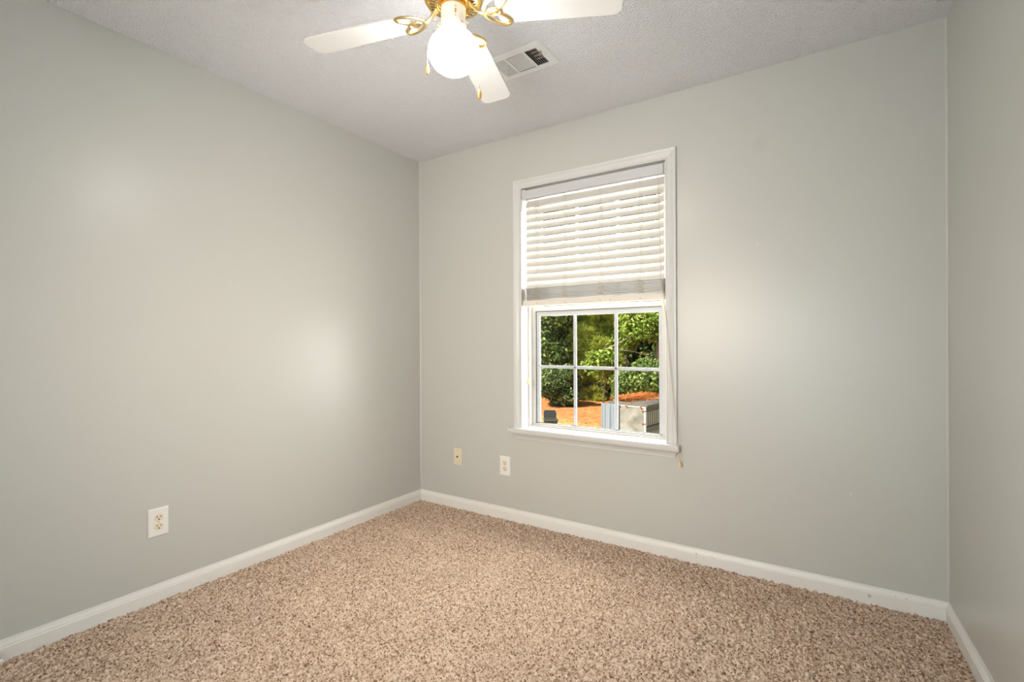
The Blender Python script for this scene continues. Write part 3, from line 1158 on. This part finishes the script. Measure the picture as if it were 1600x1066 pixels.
def tree(name, label, cat, base, height, lean, trunk_r, blobs, mat, n, size, seed, group=None, pine=False, branches=(), bark=None, trunk=True):
    t = thing(name, label, cat, base, group)
    off = np.array(base)
    if pine:
        co, f = needles(blobs, n, 26, size, seed)
    else:
        co, f = leaves(blobs, n, size, seed)
    o = np_mesh('foliage', co - off, f, mat)
    o.parent = t
    if trunk:
        bm = BM()
        pts, rad = [], []
        rr = random.Random(seed)
        for j in range(9):
            u = j / 8
            pts.append((base[0] + lean[0] * u + rr.uniform(-.03, .03) * (j > 0), base[1] + lean[1] * u + rr.uniform(-.03, .03) * (j > 0), base[2] - 0.05 + height * u))
            rad.append(trunk_r * (1.25 if j == 0 else 1 - 0.75 * u))
        tube(bm, pts, rad, 9)
        obj('trunk', bm, bark or m_bark, t, smooth=True)
    for pts, r in branches:
        bm = BM()
        k = len(pts)
        tube(bm, pts, [r * (1 - 0.7 * i / (k - 1)) for i in range(k)], 7)
        obj('branch', bm, m_barkl, t, smooth=True)
    return t


def blobs_around(cx, cy, cz, rx_, ry_, rz_, n, seed, sz=0.4):
    rr = random.Random(seed)
    out = []
    for _ in range(n):
        while True:
            x, y, z = (rr.uniform(-1, 1) for _ in range(3))
            if x * x + y * y + z * z < 1:
                break
        s = sz * rr.uniform(0.6, 1.25)
        out.append((cx + x * rx_, cy + y * ry_, cz + z * rz_, s, s, s * 0.75))
    return out


TG = 'trees behind the pine straw bed'
tree('shrub', 'dark broadleaf shrub on the left edge of the pine straw, lower left pane', 'shrub', (-3.85, 9.5, GRD), 0.9, (0.1, 0), 0.03,
     blobs_around(-3.85, 9.45, -0.02, 0.62, 0.5, 0.5, 16, 1, 0.33), m_leaf_dark, 13000, 0.055, 11)
tree('hardwood_tree', 'dark green leafy tree in the upper left pane', 'tree', (-5.2, 11.3, GRD), 5.5, (0.4, 0.1), 0.10,
     blobs_around(-4.9, 10.8, 1.9, 1.0, 0.8, 2.0, 34, 2, 0.55), m_leaf_mid, 18000, 0.075, 12)
tree('pine_tree', 'bright yellow green long needled pine in the middle panes', 'tree', (-3.5, 11.7, GRD), 6.0, (0.1, 0.1), 0.10,
     blobs_around(-3.35, 11.0, 1.6, 0.72, 0.4, 2.2, 40, 3, 0.36), m_needle, 2200, 0.19, 13, pine=True)
tree('hardwood_tree', 'bright green leafy tree with bare pale branches in the upper right pane', 'tree', (-1.75, 11.9, GRD), 5.5, (-0.15, 0), 0.085,
     blobs_around(-1.8, 11.2, 2.0, 1.05, 0.7, 1.7, 26, 5, 0.48), m_leaf_bright, 13000, 0.075, 14,
     branches=[([(-1.75, 11.85, 0.6), (-2.2, 11.0, 0.85), (-2.75, 10.25, 0.95)], 0.022), ([(-2.75, 10.15, 0.92), (-2.4, 10.25, 1.10), (-2.05, 10.35, 1.30)], 0.016),
               ([(-1.7, 11.8, 1.3), (-1.95, 10.9, 1.55), (-2.2, 10.4, 1.85)], 0.014)], bark=m_barkl)
tree('sapling', 'small sapling with bright leaf sprays in front of the dark trunks, middle pane', 'sapling', (-2.75, 10.0, GRD), 1.7, (0.15, -0.2), 0.02,
     blobs_around(-2.75, 9.8, 0.62, 0.55, 0.3, 0.28, 14, 6, 0.20), m_leaf_bright, 1300, 0.075, 15)
tree('shrub', 'leafy shrub right behind the weathered cabinet', 'shrub', (-1.0, 9.1, GRD), 1.0, (0.05, 0), 0.03,
     blobs_around(-1.0, 8.95, 0.05, 0.75, 0.5, 0.55, 18, 7, 0.34), m_leaf_mid, 13000, 0.052, 16)
tree('shrub', 'low dark shrub between the tree trunks, middle pane', 'shrub', (-3.15, 11.4, GRD), 0.9, (0.05, 0), 0.03,
     blobs_around(-2.95, 11.4, 0.0, 0.5, 0.4, 0.45, 12, 8, 0.30), m_leaf_dark, 3000, 0.085, 17)
for i, (x, y, r) in enumerate(((-9.5, 14.5, 1.5), (-7.3, 13.8, 1.4), (-5.6, 14.8, 1.4), (-3.6, 15.6, 1.4), (-1.6, 15.0, 1.4), (0.4, 13.8, 1.4), (2.8, 13.0, 1.4), (-8.0, 11.0, 1.2), (0.6, 10.9, 1.0))):
    tree('background_tree', 'dense dark tree standing behind the nearer trees and shrubs', 'tree', (x, y, GRD), 7.5, (0.1, 0), 0.12,
         blobs_around(x, y - 0.3, 3.3, r, r * 0.6, 3.8, 60, 20 + i, 0.8), m_leaf_dark, 9500, 0.17, 40 + i, group=TG)

# weathered utility cabinet
CA = math.radians(-9)
cab = thing('utility_cabinet', 'weathered white metal cabinet with louvred side and pine needles on its lid', 'cabinet', (0.59, 3.29, GRD))


def cabrot(bm):
    bmesh.ops.rotate(bm, verts=bm.verts[:], cent=(0.59, 3.29, GRD), matrix=Matrix.Rotation(CA, 3, 'Z'))
    return bm


cx0, cx1, cy0, cy1, cz1 = 0.075, 0.59, 3.29, 4.10, 0.355
bm = BM()
box(bm, cx0 + 0.01, cx1 - 0.012, cy0 + 0.004, cy1, GRD - 0.02, cz1 - 0.02)
obj('body', cabrot(bm), m_cabside, cab)
bm = BM()
box(bm, cx0, cx1 - 0.012, cy0 - 0.004, cy0 + 0.01, GRD + 0.02, cz1 - 0.03)
obj('front_panel', cabrot(bm), m_cab, cab, bevel=0.003)
bm = BM()
box(bm, cx1 - 0.014, cx1 + 0.006, cy0 - 0.012, cy0 + 0.012, GRD, cz1 - 0.02)
box(bm, cx0, cx1 - 0.014, cy0 - 0.009, cy0 + 0.012, cz1 - 0.032, cz1 - 0.018)
obj('corner_post', cabrot(bm), m_cabedge, cab, bevel=0.002)
bm = BM()
prism(bm, [(cx0 - 0.015, cz1 - 0.02), (cx1 + 0.02, cz1 - 0.02), (cx1 + 0.02, cz1 + 0.004), (cx1 - 0.06, cz1 + 0.024), (cx0 + 0.06, cz1 + 0.024), (cx0 - 0.015, cz1 + 0.004)], 'y', cy0 - 0.008, cy1 + 0.01)
obj('lid', cabrot(bm), m_lid, cab)
for x in (0.235, 0.335, 0.530):
    bm = BM()
    lathe(bm, [(0.001, -0.012), (0.010, -0.009), (0.014, 0), (0.010, 0.009), (0.001, 0.012)], (x, cy0 - 0.018, cz1 - 0.018), 12)
    obj('knob', cabrot(bm), m_orange, cab, smooth=True)
for z0, z1 in ((0.10, 0.27), (-0.16, 0.02)):
    bm = BM()
    n = 13
    for k in range(n):
        y = cy0 + 0.035 + k * 0.06
        zz = 0.0
        prism(bm, [(cx1 - 0.013, y), (cx1 - 0.006, y + 0.002), (cx1 - 0.003, y + 0.012), (cx1 - 0.004, y + 0.024), (cx1 - 0.013, y + 0.024)], 'z', z0, z1)
    obj('louver_bank', cabrot(bm), m_louvre, cab)
bm = BM()
box(bm, cx1 - 0.012, cx1 + 0.010, cy0 + 0.015, cy1, 0.030, 0.085)
obj('side_rail', cabrot(bm), m_lid, cab)
bm = BM()
tube(bm, [(cx1 + 0.008, cy0 + 0.03, -0.02), (cx1 + 0.018, cy0 + 0.05, -0.03), (cx1 + 0.018, cy0 + 0.055, -0.10), (cx1 + 0.016, cy0 + 0.04, -0.15), (cx1 + 0.010, cy0 + 0.02, -0.155)], 0.010, 8)
obj('handle', cabrot(bm), m_cabedge, cab, smooth=True)
for z in (0.285, 0.130):
    bm = BM()
    box(bm, cx1 - 0.045, cx1 + 0.006, cy0 - 0.016, cy0 - 0.004, z - 0.008, z + 0.008)
    obj('latch', cabrot(bm), m_rust, cab, bevel=0.002)
# needles fallen on the lid: nobody could count them
rg = np.random.default_rng(9)
n = 2600
c = np.stack([rg.uniform(cx0, cx1, n), rg.normal(3.75, 0.2, n).clip(cy0 + 0.03, cy1), cz1 + 0.024 + rg.random(n) * 0.05], -1)
c[:, 0] = np.where(rg.random(n) < 0.86, rg.normal(0.24, 0.075, n).clip(cx0 + 0.02, cx1 - 0.02), c[:, 0])
c[:, 2] -= 0.018 * (np.abs(c[:, 0] - 0.22) > 0.15)
d = rand_unit(rg, n) * np.array([1, 1, 0.25])
s = np.cross(d, [0, 0, 1.0])
ln, wd = 0.055, 0.004
co = np.stack([c - d * ln - s * wd, c - d * ln + s * wd, c + d * ln + s * wd, c + d * ln - s * wd], 1).reshape(-1, 3)
Rm = np.array(Matrix.Rotation(CA, 3, 'Z'))
org = np.array([0.59, 3.29, GRD])
co = (co - org) @ Rm.T + org
nd = np_mesh('pine_needles', co, np.arange(n * 4).reshape(-1, 4), m_needlefall)
nd['kind'] = 'stuff'
tag(nd, 'fallen orange pine needles lying on the cabinet lid', 'pine needles')

# plastic sheet hanging over the cabinet's left front
bm = BM()
nu, nv = 26, 18
rings = []
for j in range(nv):
    v = j / (nv - 1)
    ring = []
    for i in range(nu):
        u = i / (nu - 1)
        x = -0.02 + 0.255 * u * (1 - 0.03 * v)
        y = cy0 - 0.022 - 0.010 * math.sin(u * 17 + 1.5 * v) * (0.3 + v) - 0.006 * math.sin(u * 41)
        ring.append((x, y - 0.02 * v, cz1 - 0.012 - 0.86 * v))
    rings.append(ring)
for off in (0.0,):
    vs = [[bm.verts.new(p) for p in r] for r in rings]
    for a, b in zip(vs, vs[1:]):
        for i in range(nu - 1):
            bm.faces.new((a[i], a[i + 1], b[i + 1], b[i]))
sol = bmesh.ops.solidify(bm, geom=bm.faces[:], thickness=0.002)
sheet = obj('plastic_sheet', cabrot(bm), m_sheet, None, smooth=True)
tag(sheet, 'crinkled bluish white plastic sheet hanging over the left front of the cabinet', 'plastic sheet')

# small dark bin with raised lid
BO = (-1.85, 5.35)
bn = thing('storage_bin', 'small dark plastic bin with raised lid on the ground, lower left pane', 'bin', (BO[0], BO[1], GRD))
bm = BM()
ba = math.radians(33)
bx = []


def binrot(bm):
    bmesh.ops.rotate(bm, verts=bm.verts[:], cent=(BO[0], BO[1], GRD), matrix=Matrix.Rotation(ba, 3, 'Z'))
    return bm


X, Y = BO
hb = 0.325
loft(bm, [[(X + sx * 0.105, Y + sy * 0.09, GRD - 0.01) for sx, sy in ((-1, -1), (1, -1), (1, 1), (-1, 1))],
          [(X + sx * 0.122, Y + sy * 0.105, GRD + hb - 0.03) for sx, sy in ((-1, -1), (1, -1), (1, 1), (-1, 1))]])
obj('tub', binrot(bm), m_bin, bn, bevel=0.012)
bm = BM()
ring_plate(bm, X - 0.130, X + 0.130, Y - 0.113, Y + 0.113, [(X - 0.105, X + 0.105, Y - 0.09, Y + 0.09)], GRD + hb - 0.035, GRD + hb)
obj('rim', binrot(bm), m_binrim, bn, bevel=0.004)
bm = BM()
prism(bm, [(X - 0.118, -0.0), (X + 0.118, 0.0), (X + 0.118, 0.10), (X + 0.095, 0.14), (X - 0.095, 0.145), (X - 0.118, 0.11)], 'y', -0.008, 0.008)
bmesh.ops.rotate(bm, verts=bm.verts[:], cent=(X, 0, 0), matrix=Matrix.Rotation(math.radians(-14), 3, 'X'))
bmesh.ops.translate(bm, verts=bm.verts[:], vec=(0, Y + 0.112, GRD + hb))
obj('lid', binrot(bm), m_bin, bn, bevel=0.005)
